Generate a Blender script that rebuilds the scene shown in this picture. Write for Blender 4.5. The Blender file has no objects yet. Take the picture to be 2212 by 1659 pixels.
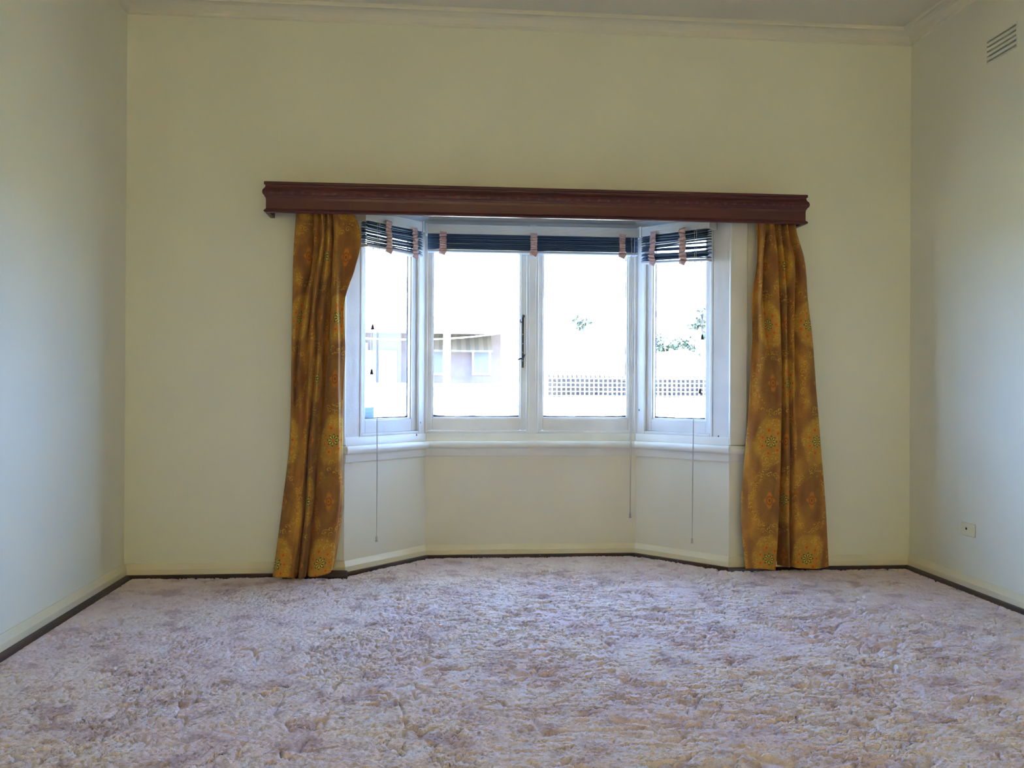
import bpy, bmesh, math, random
import numpy as np
from mathutils import Vector, Matrix

random.seed(7)
rng = np.random.default_rng(11)
sc = bpy.context.scene
COL = sc.collection

# ------------------------------------------------------------------ camera
F_PX, YAW, PITCH, ROLL = 1876.19, 0.08769, 0.00244, 0.00526
cam_d = bpy.data.cameras.new('camera')
cam = bpy.data.objects.new('camera', cam_d)
COL.objects.link(cam)
cam_d.sensor_width = 36.0
cam_d.lens = F_PX / 2212 * 36.0
cam_d.clip_start = 0.05
cam_d.clip_end = 300
fw = Vector((math.sin(YAW), math.cos(YAW), 0)); rt = Vector((math.cos(YAW), -math.sin(YAW), 0)); up = Vector((0, 0, 1))
f2 = fw * math.cos(PITCH) + up * math.sin(PITCH)
u2 = up * math.cos(PITCH) - fw * math.sin(PITCH)
r3 = rt * math.cos(ROLL) + u2 * math.sin(ROLL)
u3 = u2 * math.cos(ROLL) - rt * math.sin(ROLL)
m = Matrix((r3, u3, -f2)).transposed().to_4x4()
m.translation = Vector((-0.40619, -4.1456, 0.90304))
cam.matrix_world = m
sc.camera = cam

# ------------------------------------------------------------------ sky, sun, exposure
w = bpy.data.worlds.new('sky')
sc.world = w
w.use_nodes = True
w.node_tree.nodes['Background'].inputs[0].default_value = (0.285, 0.49, 1.0, 1)
w.node_tree.nodes['Background'].inputs[1].default_value = 1.0
sun_d = bpy.data.lights.new('sun', 'SUN')
sun_d.energy = 3.3
sun_d.angle = math.radians(0.53)
sun_d.color = (1.0, 0.97, 0.86)
sun = bpy.data.objects.new('sun', sun_d)
COL.objects.link(sun)
sun.rotation_euler = Vector((0.30, 0.62, -1.0)).to_track_quat('-Z', 'Y').to_euler()
sun.location = (0, -10, 20)
sc.view_settings.view_transform = 'Standard'
sc.view_settings.look = 'None'
sc.view_settings.gamma = 1.0
sc.view_settings.use_curve_mapping = False
sc.view_settings.exposure = 5.1
sc.cycles.max_bounces = 10
sc.cycles.diffuse_bounces = 5
sc.cycles.transparent_max_bounces = 12
sc.cycles.caustics_reflective = False
sc.cycles.caustics_refractive = False
sc.cycles.sample_clamp_indirect = 4.0
sc.cycles.use_light_tree = False
sc.cycles.use_adaptive_sampling = True
sc.cycles.adaptive_threshold = 0.08

# ------------------------------------------------------------------ room numbers
XL, XR = -1.8326, 1.952
YB = -7.4
ZC = 2.672
BX0, BX1, BX2, BX3, BY = -0.832, -0.459, 0.655, 1.028, 0.395   # bay plan
ZS = 1.775                                                      # bay soffit
ZSILL = 0.60

# ------------------------------------------------------------------ helpers
def tag(o, label=None, cat=None, group=None, kind=None):
    if label: o['label'] = label
    if cat: o['category'] = cat
    if group: o['group'] = group
    if kind: o['kind'] = kind
    return o

def empty(name, loc=(0, 0, 0), label=None, cat=None, group=None, kind=None):
    o = bpy.data.objects.new(name, None)
    o.empty_display_size = 0.05
    COL.objects.link(o)
    o.location = loc
    return tag(o, label, cat, group, kind)

def mobj(name, verts, faces, mat=None, parent=None, smooth=False):
    me = bpy.data.meshes.new(name)
    me.from_pydata([tuple(v) for v in verts], [], faces)
    me.update()
    if mat: me.materials.append(mat)
    if smooth:
        for p in me.polygons: p.use_smooth = True
    o = bpy.data.objects.new(name, me)
    COL.objects.link(o)
    if parent is not None:
        o.parent = parent
        o.matrix_parent_inverse = Matrix.Translation(parent.location).inverted() if parent.parent is None else Matrix.Identity(4)
        if parent.parent is not None:
            o.matrix_parent_inverse = (Matrix.Translation(parent.parent.location) if False else parent_world(parent)).inverted()
    return o

def parent_world(o):
    mt = Matrix.Identity(4)
    chain = []
    while o is not None:
        chain.append(o); o = o.parent
    for c in reversed(chain):
        mt = mt @ c.matrix_parent_inverse @ Matrix.LocRotScale(c.location, c.rotation_euler, c.scale)
    return mt

def adopt(o, parent):
    o.parent = parent
    o.matrix_parent_inverse = parent_world(parent).inverted()
    return o

class MB:
    """collects shapes in world coordinates and links them as one mesh object"""
    def __init__(s): s.v = []; s.f = []
    def quad(s, a, b, c, d):
        n = len(s.v); s.v += [a, b, c, d]; s.f.append((n, n+1, n+2, n+3)); return s
    def poly(s, pts):
        n = len(s.v); s.v += list(pts); s.f.append(tuple(range(n, n+len(pts)))); return s
    def box(s, x0, x1, y0, y1, z0, z1, fr=None):
        n = len(s.v)
        P = [(x0,y0,z0),(x1,y0,z0),(x1,y1,z0),(x0,y1,z0),(x0,y0,z1),(x1,y0,z1),(x1,y1,z1),(x0,y1,z1)]
        if fr: P = [fr(*p) for p in P]
        s.v += P
        s.f += [tuple(n+i for i in q) for q in ((0,3,2,1),(4,5,6,7),(0,1,5,4),(1,2,6,5),(2,3,7,6),(3,0,4,7))]
        return s
    def prism(s, poly, z0, z1):
        n = len(s.v); k = len(poly)
        s.v += [(x, y, z0) for x, y in poly] + [(x, y, z1) for x, y in poly]
        s.f.append(tuple(n+i for i in reversed(range(k)))); s.f.append(tuple(n+k+i for i in range(k)))
        for i in range(k):
            j = (i+1) % k; s.f.append((n+i, n+j, n+k+j, n+k+i))
        return s
    def tube(s, pts, r, seg=6, caps=True):
        pts = [Vector(p) for p in pts]; rr = r if isinstance(r, (list, tuple)) else [r]*len(pts)
        rings = []
        for i, p in enumerate(pts):
            t = (pts[min(i+1, len(pts)-1)] - pts[max(i-1, 0)]).normalized()
            a = t.cross(Vector((0, 1, 0)))
            if a.length < 0.2: a = t.cross(Vector((1, 0, 0)))
            a.normalize(); b = t.cross(a)
            n = len(s.v)
            for k in range(seg):
                th = 2*math.pi*k/seg
                s.v.append(tuple(p + (a*math.cos(th) + b*math.sin(th))*rr[i]))
            rings.append(n)
        for i in range(len(rings)-1):
            for k in range(seg):
                k2 = (k+1) % seg
                s.f.append((rings[i]+k, rings[i]+k2, rings[i+1]+k2, rings[i+1]+k))
        if caps:
            s.f.append(tuple(rings[0]+k for k in reversed(range(seg)))); s.f.append(tuple(rings[-1]+k for k in range(seg)))
        return s
    def lathe(s, c, prof, seg=14):
        c = Vector(c); rings = []
        for r, z in prof:
            n = len(s.v)
            for k in range(seg):
                th = 2*math.pi*k/seg; s.v.append((c.x+r*math.cos(th), c.y+r*math.sin(th), c.z+z))
            rings.append(n)
        for i in range(len(rings)-1):
            for k in range(seg):
                k2 = (k+1) % seg; s.f.append((rings[i]+k, rings[i]+k2, rings[i+1]+k2, rings[i+1]+k))
        s.f.append(tuple(rings[0]+k for k in reversed(range(seg)))); s.f.append(tuple(rings[-1]+k for k in range(seg)))
        return s
    def build(s, name, mat, parent=None, smooth=False, bevel=0, seg=2):
        o = mobj(name, s.v, s.f, mat, parent, smooth)
        bm = bmesh.new(); bm.from_mesh(o.data)
        bmesh.ops.recalc_face_normals(bm, faces=bm.faces[:]); bm.to_mesh(o.data); bm.free()
        if bevel:
            b = o.modifiers.new('b', 'BEVEL'); b.width = bevel; b.segments = seg; b.limit_method = 'ANGLE'; b.angle_limit = math.radians(40)
            for p in o.data.polygons: p.use_smooth = True
            b.harden_normals = True
        return o

def sweep(path, prof, closed_prof=True, seg_range=None):
    """profile (d, z) swept along an XY path, d to the right of travel, mitred; yields one MB per segment"""
    P = [Vector(p) for p in path]; out = []
    def nrm(i):
        d = (P[i+1]-P[i]).normalized(); return Vector((d.y, -d.x))
    mit = []
    for i in range(len(P)):
        if i == 0: mit.append(nrm(0))
        elif i == len(P)-1: mit.append(nrm(i-1))
        else:
            a, b = nrm(i-1), nrm(i); mm = (a+b); mit.append(mm/ (1+a.dot(b)))
    for i in range(len(P)-1):
        mb = MB(); k = len(prof)
        for j in (i, i+1):
            for d, z in prof:
                q = P[j] + mit[j]*d; mb.v.append((q.x, q.y, z))
        for a in range(k if closed_prof else k-1):
            b = (a+1) % k; mb.f.append((a, b, k+b, k+a))
        if closed_prof:
            mb.f.append(tuple(range(k))); mb.f.append(tuple(k+a for a in reversed(range(k))))
        out.append(mb)
    return out

# ------------------------------------------------------------------ node maths
class G:
    """a tiny expression layer over shader math nodes"""
    def __init__(s, mat):
        mat.use_nodes = True; s.nt = mat.node_tree; s.nt.nodes.clear()
    def new(s, t, **kw):
        n = s.nt.nodes.new(t)
        for k, v in kw.items(): setattr(n, k, v)
        return n
    def link(s, a, b): s.nt.links.new(a, b)
    def put(s, val, sock):
        if isinstance(val, E): s.link(val.s, sock)
        elif hasattr(val, 'is_output'): s.link(val, sock)
        elif isinstance(val, tuple) and len(val) == 3 and sock.type == 'RGBA': sock.default_value = (*val, 1)
        else: sock.default_value = val
    def math(s, op, a, b=None, c=None, clamp=False):
        n = s.new('ShaderNodeMath', operation=op, use_clamp=clamp)
        for i, x in enumerate((a, b, c)):
            if x is not None: s.put(x, n.inputs[i])
        return E(s, n.outputs[0])
    def mix(s, f, a, b, blend='MIX'):
        n = s.new('ShaderNodeMix', data_type='RGBA', blend_type=blend, clamp_factor=True)
        s.put(f, n.inputs[0]); s.put(a, n.inputs[6]); s.put(b, n.inputs[7]); return n.outputs[2]
    def step(s, x, lo, hi):
        n = s.new('ShaderNodeMapRange', interpolation_type='SMOOTHSTEP'); n.clamp = True
        s.put(x, n.inputs[0]); n.inputs[1].default_value = min(lo, hi); n.inputs[2].default_value = max(lo, hi)
        n.inputs[3].default_value = 0.0 if lo < hi else 1.0; n.inputs[4].default_value = 1.0 if lo < hi else 0.0
        return E(s, n.outputs[0])
    def noise(s, vec, scale, detail=2.0, rough=0.5, out=0):
        n = s.new('ShaderNodeTexNoise'); s.put(vec, n.inputs['Vector']); n.inputs['Scale'].default_value = scale
        n.inputs['Detail'].default_value = detail; n.inputs['Roughness'].default_value = rough
        return E(s, n.outputs[out])
    def combine(s, x, y, z=0.0):
        n = s.new('ShaderNodeCombineXYZ'); s.put(x, n.inputs[0]); s.put(y, n.inputs[1]); s.put(z, n.inputs[2]); return n.outputs[0]
    def sep(s, v):
        n = s.new('ShaderNodeSeparateXYZ'); s.put(v, n.inputs[0]); return [E(s, n.outputs[i]) for i in range(3)]
    def out(s, shader):
        o = s.new('ShaderNodeOutputMaterial'); s.link(shader, o.inputs[0])
    def bsdf(s, color, rough=0.5, **kw):
        n = s.new('ShaderNodeBsdfPrincipled'); s.put(color, n.inputs['Base Color']); s.put(rough, n.inputs['Roughness'])
        for k, v in kw.items(): s.put(v, n.inputs[k.replace('_', ' ')])
        return n
    def bump(s, h, dist=0.001, strength=1.0):
        n = s.new('ShaderNodeBump'); s.put(h, n.inputs['Height']); n.inputs['Distance'].default_value = dist; n.inputs['Strength'].default_value = strength
        return n.outputs[0]
class E:
    def __init__(s, g, sock): s.g = g; s.s = sock
    def __add__(a, b): return a.g.math('ADD', a, b)
    __radd__ = __add__
    def __sub__(a, b): return a.g.math('SUBTRACT', a, b)
    def __rsub__(a, b): return a.g.math('SUBTRACT', b, a)
    def __mul__(a, b): return a.g.math('MULTIPLY', a, b)
    __rmul__ = __mul__
    def __truediv__(a, b): return a.g.math('DIVIDE', a, b)
    def abs(a): return a.g.math('ABSOLUTE', a)
    def fract(a): return a.g.math('FRACT', a)
    def floor(a): return a.g.math('FLOOR', a)
    def cos(a): return a.g.math('COSINE', a)
    def sqrt(a): return a.g.math('SQRT', a)
    def max(a, b): return a.g.math('MAXIMUM', a, b)
    def min(a, b): return a.g.math('MINIMUM', a, b)
    def atan2(a, b): return a.g.math('ARCTAN2', a, b)
    def pow(a, b): return a.g.math('POWER', a, b)

def paint(name, c1, c2=None, rough=0.5, scale=3.0, bump=0.0, bscale=60.0, spec=0.5, stretch=(1, 1, 1), detail=1.0):
    mt = bpy.data.materials.new(name); g = G(mt)
    v = g.new('ShaderNodeTexCoord').outputs['Object']
    if stretch != (1, 1, 1):
        mp = g.new('ShaderNodeMapping'); g.link(v, mp.inputs[0]); mp.inputs['Scale'].default_value = stretch
        v = mp.outputs[0]
    col = c1
    if c2 is not None:
        col = g.mix(g.step(g.noise(v, scale, detail, 0.55), 0.35, 0.68), c1, c2)
    b = g.bsdf(col, rough); b.inputs['Specular IOR Level'].default_value = spec
    if bump:
        g.link(g.bump(g.noise(v, bscale, 3.0, 0.6), bump), b.inputs['Normal'])
    g.out(b.outputs[0])
    return mt

M = {}
M['wall'] = paint('wall_paint', (0.83, 0.81, 0.65), (0.80, 0.78, 0.625), 0.62, 1.3, 0, 90, 0.3)
M['bay'] = paint('bay_paint', (0.78, 0.74, 0.60), (0.74, 0.70, 0.56), 0.5, 2.0, 0, 80, 0.35)
M['ceil'] = paint('ceiling_paint', (0.80, 0.75, 0.60), (0.77, 0.72, 0.575), 0.75, 1.0, 0, 60, 0.2)
M['soffit'] = paint('soffit_paint', (0.74, 0.72, 0.68), (0.70, 0.68, 0.64), 0.5, 2.0, 0.0003, 60)
M['base'] = paint('baseboard_gloss', (0.80, 0.73, 0.52), (0.76, 0.68, 0.47), 0.32, 4.0, 0.0004, 30, 0.5)
M['gloss'] = paint('white_gloss', (0.82, 0.80, 0.72), (0.77, 0.74, 0.65), 0.28, 6.0, 0.0008, 40, 0.5)
M['sash'] = paint('sash_gloss', (0.80, 0.80, 0.77), (0.74, 0.73, 0.69), 0.30, 7.0, 0.0008, 45, 0.5)
M['darkwood'] = paint('dark_brown_quad', (0.040, 0.018, 0.014), (0.060, 0.026, 0.018), 0.42, 9.0, 0.0006, 30, 0.4, (0.4, 1, 1))
M['mahog'] = paint('mahogany_stain', (0.112, 0.028, 0.028), (0.078, 0.019, 0.020), 0.38, 10.0, 0.0004, 40, 0.45, (0.12, 1, 1.2), 6.0)
M['mahogd'] = paint('mahogany_carving', (0.125, 0.045, 0.036), (0.15, 0.055, 0.045), 0.42, 16.0, 0.0004, 60, 0.4)
M['putty'] = paint('old_putty', (0.05, 0.045, 0.07), (0.12, 0.10, 0.13), 0.7, 60.0)
M['iron'] = paint('black_iron', (0.018, 0.020, 0.026), (0.03, 0.032, 0.04), 0.4, 40.0, 0, 1, 0.5)
M['slat'] = paint('backlit_slat', (0.045, 0.075, 0.125), (0.055, 0.09, 0.145), 0.38, 4.0, 0, 1, 0.35)  # pale slats: backlit darkness and blue flare put into the colour
M['slatrail'] = paint('slat_rail', (0.42, 0.42, 0.44), (0.46, 0.46, 0.48), 0.3, 4.0)
M['headrail'] = paint('headrail_cream', (0.66, 0.63, 0.54), (0.62, 0.59, 0.50), 0.4, 5.0)
M['bracket'] = paint('bracket_tan', (0.36, 0.28, 0.22), (0.30, 0.24, 0.19), 0.5, 30.0)
M['tape'] = paint('dusty_pink_tape', (0.56, 0.36, 0.29), (0.48, 0.30, 0.25), 0.8, 60.0, 0.0003, 400, 0.1)
M['cord'] = paint('cord_cotton', (0.50, 0.45, 0.38), (0.40, 0.36, 0.30), 0.85, 300.0)
M['tassel'] = paint('tassel_brown', (0.075, 0.025, 0.022), (0.055, 0.02, 0.02), 0.4, 50.0)
M['plate'] = paint('plate_ivory', (0.78, 0.72, 0.48), (0.76, 0.70, 0.46), 0.35, 8.0)
M['black'] = paint('black_void', (0.006, 0.006, 0.006), None, 0.6)
M['nail'] = paint('nail_head', (0.35, 0.33, 0.33), None, 0.35)
M['trimtan'] = paint('tan_door_trim', (0.62, 0.44, 0.26), (0.56, 0.40, 0.23), 0.35, 5.0)
M['floorbase'] = paint('carpet_backing', (0.42, 0.30, 0.24), (0.48, 0.36, 0.30), 0.95, 8.0, 0.004, 120, 0.05)

def glass_mat():
    mt = bpy.data.materials.new('window_glass'); g = G(mt)
    fr = g.new('ShaderNodeFresnel'); fr.inputs[0].default_value = 1.45
    geo = g.new('ShaderNodeNewGeometry')
    ff = E(g, fr.outputs[0]) * (1.0 - E(g, geo.outputs['Backfacing']))
    tr = g.new('ShaderNodeBsdfTransparent'); tr.inputs[0].default_value = (0.94, 0.96, 0.96, 1)
    gl = g.new('ShaderNodeBsdfGlossy'); gl.inputs['Roughness'].default_value = 0.02
    mx = g.new('ShaderNodeMixShader'); g.link(ff.s, mx.inputs[0]); g.link(tr.outputs[0], mx.inputs[1]); g.link(gl.outputs[0], mx.inputs[2])
    g.out(mx.outputs[0]); return mt
M['glass'] = glass_mat()

def sticker_mat():
    mt = bpy.data.materials.new('sticker_film'); g = G(mt)
    b = g.bsdf((0.55, 0.68, 0.68), 0.4)
    tl = g.new('ShaderNodeBsdfTranslucent'); tl.inputs[0].default_value = (0.27, 0.31, 0.31, 1)
    mx = g.new('ShaderNodeMixShader'); mx.inputs[0].default_value = 0.92
    g.link(b.outputs[0], mx.inputs[1]); g.link(tl.outputs[0], mx.inputs[2]); g.out(mx.outputs[0]); return mt
M['sticker'] = sticker_mat()
def fill_cloth_mat():  # cloth of the added rear blind, translucent so it glows warm
    mt = bpy.data.materials.new('fill_blind_cloth'); g = G(mt)
    n = g.noise(g.new('ShaderNodeTexCoord').outputs['Object'], 300.0, 1.0)
    col = g.mix(n, (0.80, 0.70, 0.49), (0.76, 0.66, 0.46))
    df = g.new('ShaderNodeBsdfDiffuse'); g.link(col, df.inputs[0])
    tl = g.new('ShaderNodeBsdfTranslucent'); g.link(col, tl.inputs[0])
    mx = g.new('ShaderNodeMixShader'); mx.inputs[0].default_value = 0.6
    g.link(df.outputs[0], mx.inputs[1]); g.link(tl.outputs[0], mx.inputs[2]); g.out(mx.outputs[0]); return mt
M['fill_cloth'] = fill_cloth_mat()
M['stickertext'] = paint('sticker_print', (0.20, 0.30, 0.28), None, 0.6)

def curtain_mat():
    mt = bpy.data.materials.new('floral_curtain'); g = G(mt)
    uv = g.new('ShaderNodeUVMap'); uv.uv_map = 'UVMap'
    U = uv.outputs[0]
    wob = g.noise(U, 9.0, 2.0)
    u, v, _ = g.sep(U)
    PU, PV = 0.205, 0.563
    cu = u / PU + 0.5
    col = cu.floor()
    fu = (cu.fract() - 0.5) * PU
    odd = (col * 0.5).fract()                      # 0 or 0.5
    ph = v / PV + odd
    gv = ((ph + 0.5).fract() - 0.5) * PV           # from the daisy medallion
    ov = (ph.fract() - 0.5) * PV                   # from the eye flower
    # ground: mustard with broad brown clouds
    cloud = g.noise(g.combine(u * 1.0, v * 0.6), 11.0, 3.0)
    base = g.mix(g.step(cloud, 0.36, 0.64), (0.64, 0.31, 0.054), (0.42, 0.170, 0.046))
    # fine rust squiggles
    vo = g.new('ShaderNodeTexVoronoi', feature='F1'); g.link(U, vo.inputs['Vector']); vo.inputs['Scale'].default_value = 105.0
    d1 = E(g, vo.outputs['Distance'])
    sq = g.step((d1 - 0.42).abs(), 0.10, 0.04) * g.step(g.noise(U, 16.0, 1.0), 0.49, 0.58)
    base = g.mix(sq * 0.75, base, (0.46, 0.125, 0.030))
    # medallion field with brown halo
    re = (fu * fu + gv * gv * 0.46).sqrt() + (wob - 0.5) * 0.05
    ro = ((fu / 0.047) * (fu / 0.047) + (ov / 0.100).abs().pow(1.5)).sqrt() + (wob - 0.5) * 0.22
    halo = g.step(re, 0.135, 0.092) * g.step(re, 0.070, 0.086)
    base = g.mix(halo * 0.42, base, (0.24, 0.115, 0.045))
    base = g.mix(g.step(re, 0.090, 0.066) * 0.5, base, (0.64, 0.36, 0.062))
    eyeh = g.step(ro, 1.75, 1.0)
    base = g.mix(eyeh * 0.6, base, (0.215, 0.095, 0.042))
    # yellow scrolls : spirals around scattered points
    vs = g.new('ShaderNodeTexVoronoi', feature='F1'); g.link(U, vs.inputs['Vector']); vs.inputs['Scale'].default_value = 42.0; vs.inputs['Randomness'].default_value = 0.8
    sub = g.new('ShaderNodeVectorMath', operation='SUBTRACT')
    sc_ = g.new('ShaderNodeVectorMath', operation='SCALE'); g.link(U, sc_.inputs[0]); sc_.inputs['Scale'].default_value = 42.0
    g.link(sc_.outputs[0], sub.inputs[0]); g.link(vs.outputs['Position'], sub.inputs[1])
    # position is returned in texture space scaled back: use both forms safely through distance
    ps = g.new('ShaderNodeVectorMath', operation='SUBTRACT'); g.link(U, ps.inputs[0]); g.link(vs.outputs['Position'], ps.inputs[1])
    sx, sy, _z = g.sep(ps.outputs[0])
    ds = E(g, vs.outputs['Distance'])
    spi = ((sy.atan2(sx)) / 6.28319 + ds * 2.6).fract()
    line = g.step((spi - 0.5).abs(), 0.17, 0.09) * g.step(ds, 0.62, 0.50)
    ringg = g.step(re, 0.036, 0.046) * g.step(re, 0.088, 0.072)
    frame = ((fu / 0.088) * (fu / 0.088) + (ov / 0.135) * (ov / 0.135)).sqrt()
    ringo = g.step(frame, 0.80, 0.90) * g.step(frame, 1.25, 1.10)
    base = g.mix(line * ringg.max(ringo) * 0.9, base, (0.78, 0.50, 0.055))
    # orange blossoms round the daisy
    th = gv.atan2(fu)
    rg = (fu * fu + gv * gv).sqrt()
    rb = (fu * fu + gv * gv * 0.60).sqrt()
    pet = (th * 7.0).cos()
    blo = g.step((rb - 0.044).abs(), 0.012, 0.008) * g.step(pet, 0.0, 0.35)
    base = g.mix(blo * 0.9, base, (0.74, 0.26, 0.035))
    bloc = g.step((rb - 0.044).abs(), 0.005, 0.003) * g.step(pet, 0.75, 0.9)
    base = g.mix(bloc * 0.6, base, (0.38, 0.09, 0.02))
    # daisy
    k = (th * 8.0).cos() * 0.5 + 0.5
    rad = k * 0.013 + 0.0165
    base = g.mix(g.step(rg - rad, 0.0015, -0.0015), base, (0.055, 0.085, 0.028))
    base = g.mix(g.step(rg - rad, -0.0040, -0.0065) * g.step(k, 0.35, 0.6), base, (0.74, 0.62, 0.10))
    base = g.mix(g.step(rg, 0.0085, 0.006), base, (0.66, 0.19, 0.035))
    # eye flower
    th2 = ov.atan2(fu)
    r2 = (fu * fu + ov * ov * 0.45).sqrt() + (wob - 0.5) * 0.012
    rad2 = (th2 * 4.0).cos() * 0.006 + 0.021
    base = g.mix(g.step(r2 - rad2, 0.005, -0.005) * 0.85, base, (0.66, 0.24, 0.040))
    base = g.mix(g.step((r2 - 0.012).abs(), 0.004, 0.002) * 0.7, base, (0.36, 0.10, 0.02))
    base = g.mix(g.step(r2, 0.006, 0.004), base, (0.28, 0.12, 0.03))
    wv = g.noise(g.combine(u * 1.0, v * 1.0), 900.0, 1.0)
    bs = g.bsdf(base, 0.85); bs.inputs['Specular IOR Level'].default_value = 0.15
    try: bs.inputs['Sheen Weight'].default_value = 0.15
    except KeyError: pass
    g.link(g.bump(wv, 0.0004), bs.inputs['Normal'])
    tl = g.new('ShaderNodeBsdfTranslucent'); g.link(base, tl.inputs[0])
    mx = g.new('ShaderNodeMixShader'); mx.inputs[0].default_value = 0.12
    g.link(bs.outputs[0], mx.inputs[1]); g.link(tl.outputs[0], mx.inputs[2]); g.out(mx.outputs[0])
    return mt
M['curtain'] = curtain_mat()

def carpet_mat():
    mt = bpy.data.materials.new('carpet_yarn'); g = G(mt)
    geo = g.new('ShaderNodeNewGeometry')
    p = geo.outputs['Position']
    rnd = g.step(g.noise(p, 260.0, 1.0), 0.40, 0.75)
    a = g.noise(p, 2.3, 3.0, 0.6); b = g.noise(p, 7.5, 4.0, 0.65); d = g.noise(p, 13.0, 2.0, 0.5)
    c = g.mix(g.step(a, 0.38, 0.62), (0.87, 0.73, 0.67), (0.83, 0.67, 0.68))
    c = g.mix(g.step(b, 0.50, 0.66), c, (0.60, 0.445, 0.44))
    c = g.mix(g.step(b, 0.44, 0.32) * 0.8, c, (0.90, 0.82, 0.82))
    c = g.mix(g.step(d, 0.60, 0.74) * 0.8, c, (0.62, 0.45, 0.33))
    c = g.mix(rnd * 0.35, c, (0.60, 0.45, 0.40))
    bs = g.bsdf(c, 0.95); bs.inputs['Specular IOR Level'].default_value = 0.08
    g.link(g.bump(g.noise(p, 420.0, 2.0), 0.0016), bs.inputs['Normal'])
    try: bs.inputs['Sheen Weight'].default_value = 0.1
    except KeyError: pass
    g.out(bs.outputs[0]); return mt
M['carpet'] = carpet_mat()

# =================================================================== STRUCTURE
T = 0.10
def struct(o, label, cat='wall'):
    return tag(o, label, cat, kind='structure')

# floor under the carpet
fl = MB().prism([(XL, YB), (XR, YB), (XR, 0), (BX3, 0), (BX2, BY), (BX1, BY), (BX0, 0), (XL, 0)], -0.06, 0.0).build('floor', M['floorbase'])
struct(fl, 'brown backing floor under the mottled carpet', 'floor')
ce = MB().box(XL - T, XR + T, YB - T, T, ZC, ZC + 0.08).build('ceiling', M['ceil'])
struct(ce, 'plain cream plaster ceiling above the window wall', 'ceiling')
wl = MB().box(XL - T, XL, YB, T, -0.06, ZC).build('wall_left', M['wall'])
struct(wl, 'cream painted side wall left of the window wall')
# right wall with a hole for the vent
VY0, VY1, VZ0, VZ1 = -0.797, -0.595, 2.299, 2.405
wr = MB()
wr.box(XR, XR + T, YB, VY0, -0.06, ZC).box(XR, XR + T, VY1, T, -0.06, ZC)
wr.box(XR, XR + T, VY0, VY1, -0.06, VZ0).box(XR, XR + T, VY0, VY1, VZ1, ZC)
wr.box(XR + 0.07, XR + T, VY0, VY1, VZ0, VZ1)
struct(wr.build('wall_right', M['wall']), 'cream painted side wall with the slotted vent and wall plate')
RW = (-1.25, 1.35, 0.60, 2.20)      # opening for the added rear window x0, x1, z0, z1
wb = MB().box(XL - T, RW[0], YB - T, YB, -0.06, ZC).box(RW[1], XR + T, YB - T, YB, -0.06, ZC)
wb.box(RW[0], RW[1], YB - T, YB, -0.06, RW[2]).box(RW[0], RW[1], YB - T, YB, RW[3], ZC)
wb = wb.build('wall_rear', M['wall'])
struct(wb, 'cream wall behind the viewer closing the room')
# window wall: left, right and over the bay opening
wk = MB()
wk.box(XL, BX0, 0, T, -0.06, ZC).box(BX3, XR, 0, T, -0.06, ZC).box(BX0, BX3, 0, T, ZS, ZC)
struct(wk.build('wall_back', M['wall']), 'cream window wall pierced by the bay opening')
# bay dado walls
def facet(A, B):
    A = Vector(A); B = Vector(B); t = (B - A).normalized(); n = Vector((t.y, -t.x))
    def fr(a, d, z):
        q = A + t * a + n * d
        return (q.x, q.y, z)
    return fr, (B - A).length
FL, LL = facet((BX0, 0), (BX1, BY))
FC, LC = facet((BX1, BY), (BX2, BY))
FR, LR = facet((BX2, BY), (BX3, 0))
bay_path = [(BX0, 0), (BX1, BY), (BX2, BY), (BX3, 0)]
names = [('wall_bay_left', 'pale angled dado wall under the bay window beside the bunched curtain'),
         ('wall_bay_center', 'wide pale dado wall under the middle bay window'),
         ('wall_bay_right', 'pale angled dado wall under the bay window with the white fence view')]
for mb, (nm, lb) in zip(sweep(bay_path, [(0, -0.06), (0, ZSILL), (-0.10, ZSILL), (-0.10, -0.06)]), names):
    struct(mb.build(nm, M['bay']), lb)
so = MB().prism([(BX0, 0.0), (BX3, 0.0), (BX2 + 0.05, BY + 0.11), (BX1 - 0.05, BY + 0.11)], ZS, ZS + 0.08).build('ceiling_bay', M['soffit'])
struct(so, 'white soffit over the bay window behind the pelmet', 'ceiling')
# unseen eave, added to keep high sky light off the carpet by the bay
ev = MB().box(-6.0, XR + 1.0, 0.11, 1.20, 2.00, 2.08).box(-6.0, XR + 1.0, 1.20, 1.23, 1.96, 2.10).build('added_eave', M['soffit'])
struct(ev, 'added unseen eave shading the bay window from the high sky', 'eave')
# cornice
cz0 = 2.61
cov = [(0, cz0)]
for i in range(7):
    a = i / 6 * math.pi / 2
    cov.append((0.010 + 0.066 * (1 - math.cos(a)), cz0 + 0.004 + 0.046 * math.sin(a)))
cov += [(0.082, 2.654), (0.085, 2.660), (0.085, ZC), (0, ZC)]
room_path = [(XL, YB), (XL, 0), (XR, 0), (XR, YB)]
for mb, nm, lb in zip(sweep(room_path, cov), ('trim_1', 'trim_2', 'trim_3'),
        ('plaster cove cornice along the left side wall', 'plaster cove cornice above the bay window wall', 'plaster cove cornice above the slotted vent')):
    o = mb.build(nm, M['ceil']); struct(o, lb, 'cornice')
    for p in o.data.polygons: p.use_smooth = False
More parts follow.
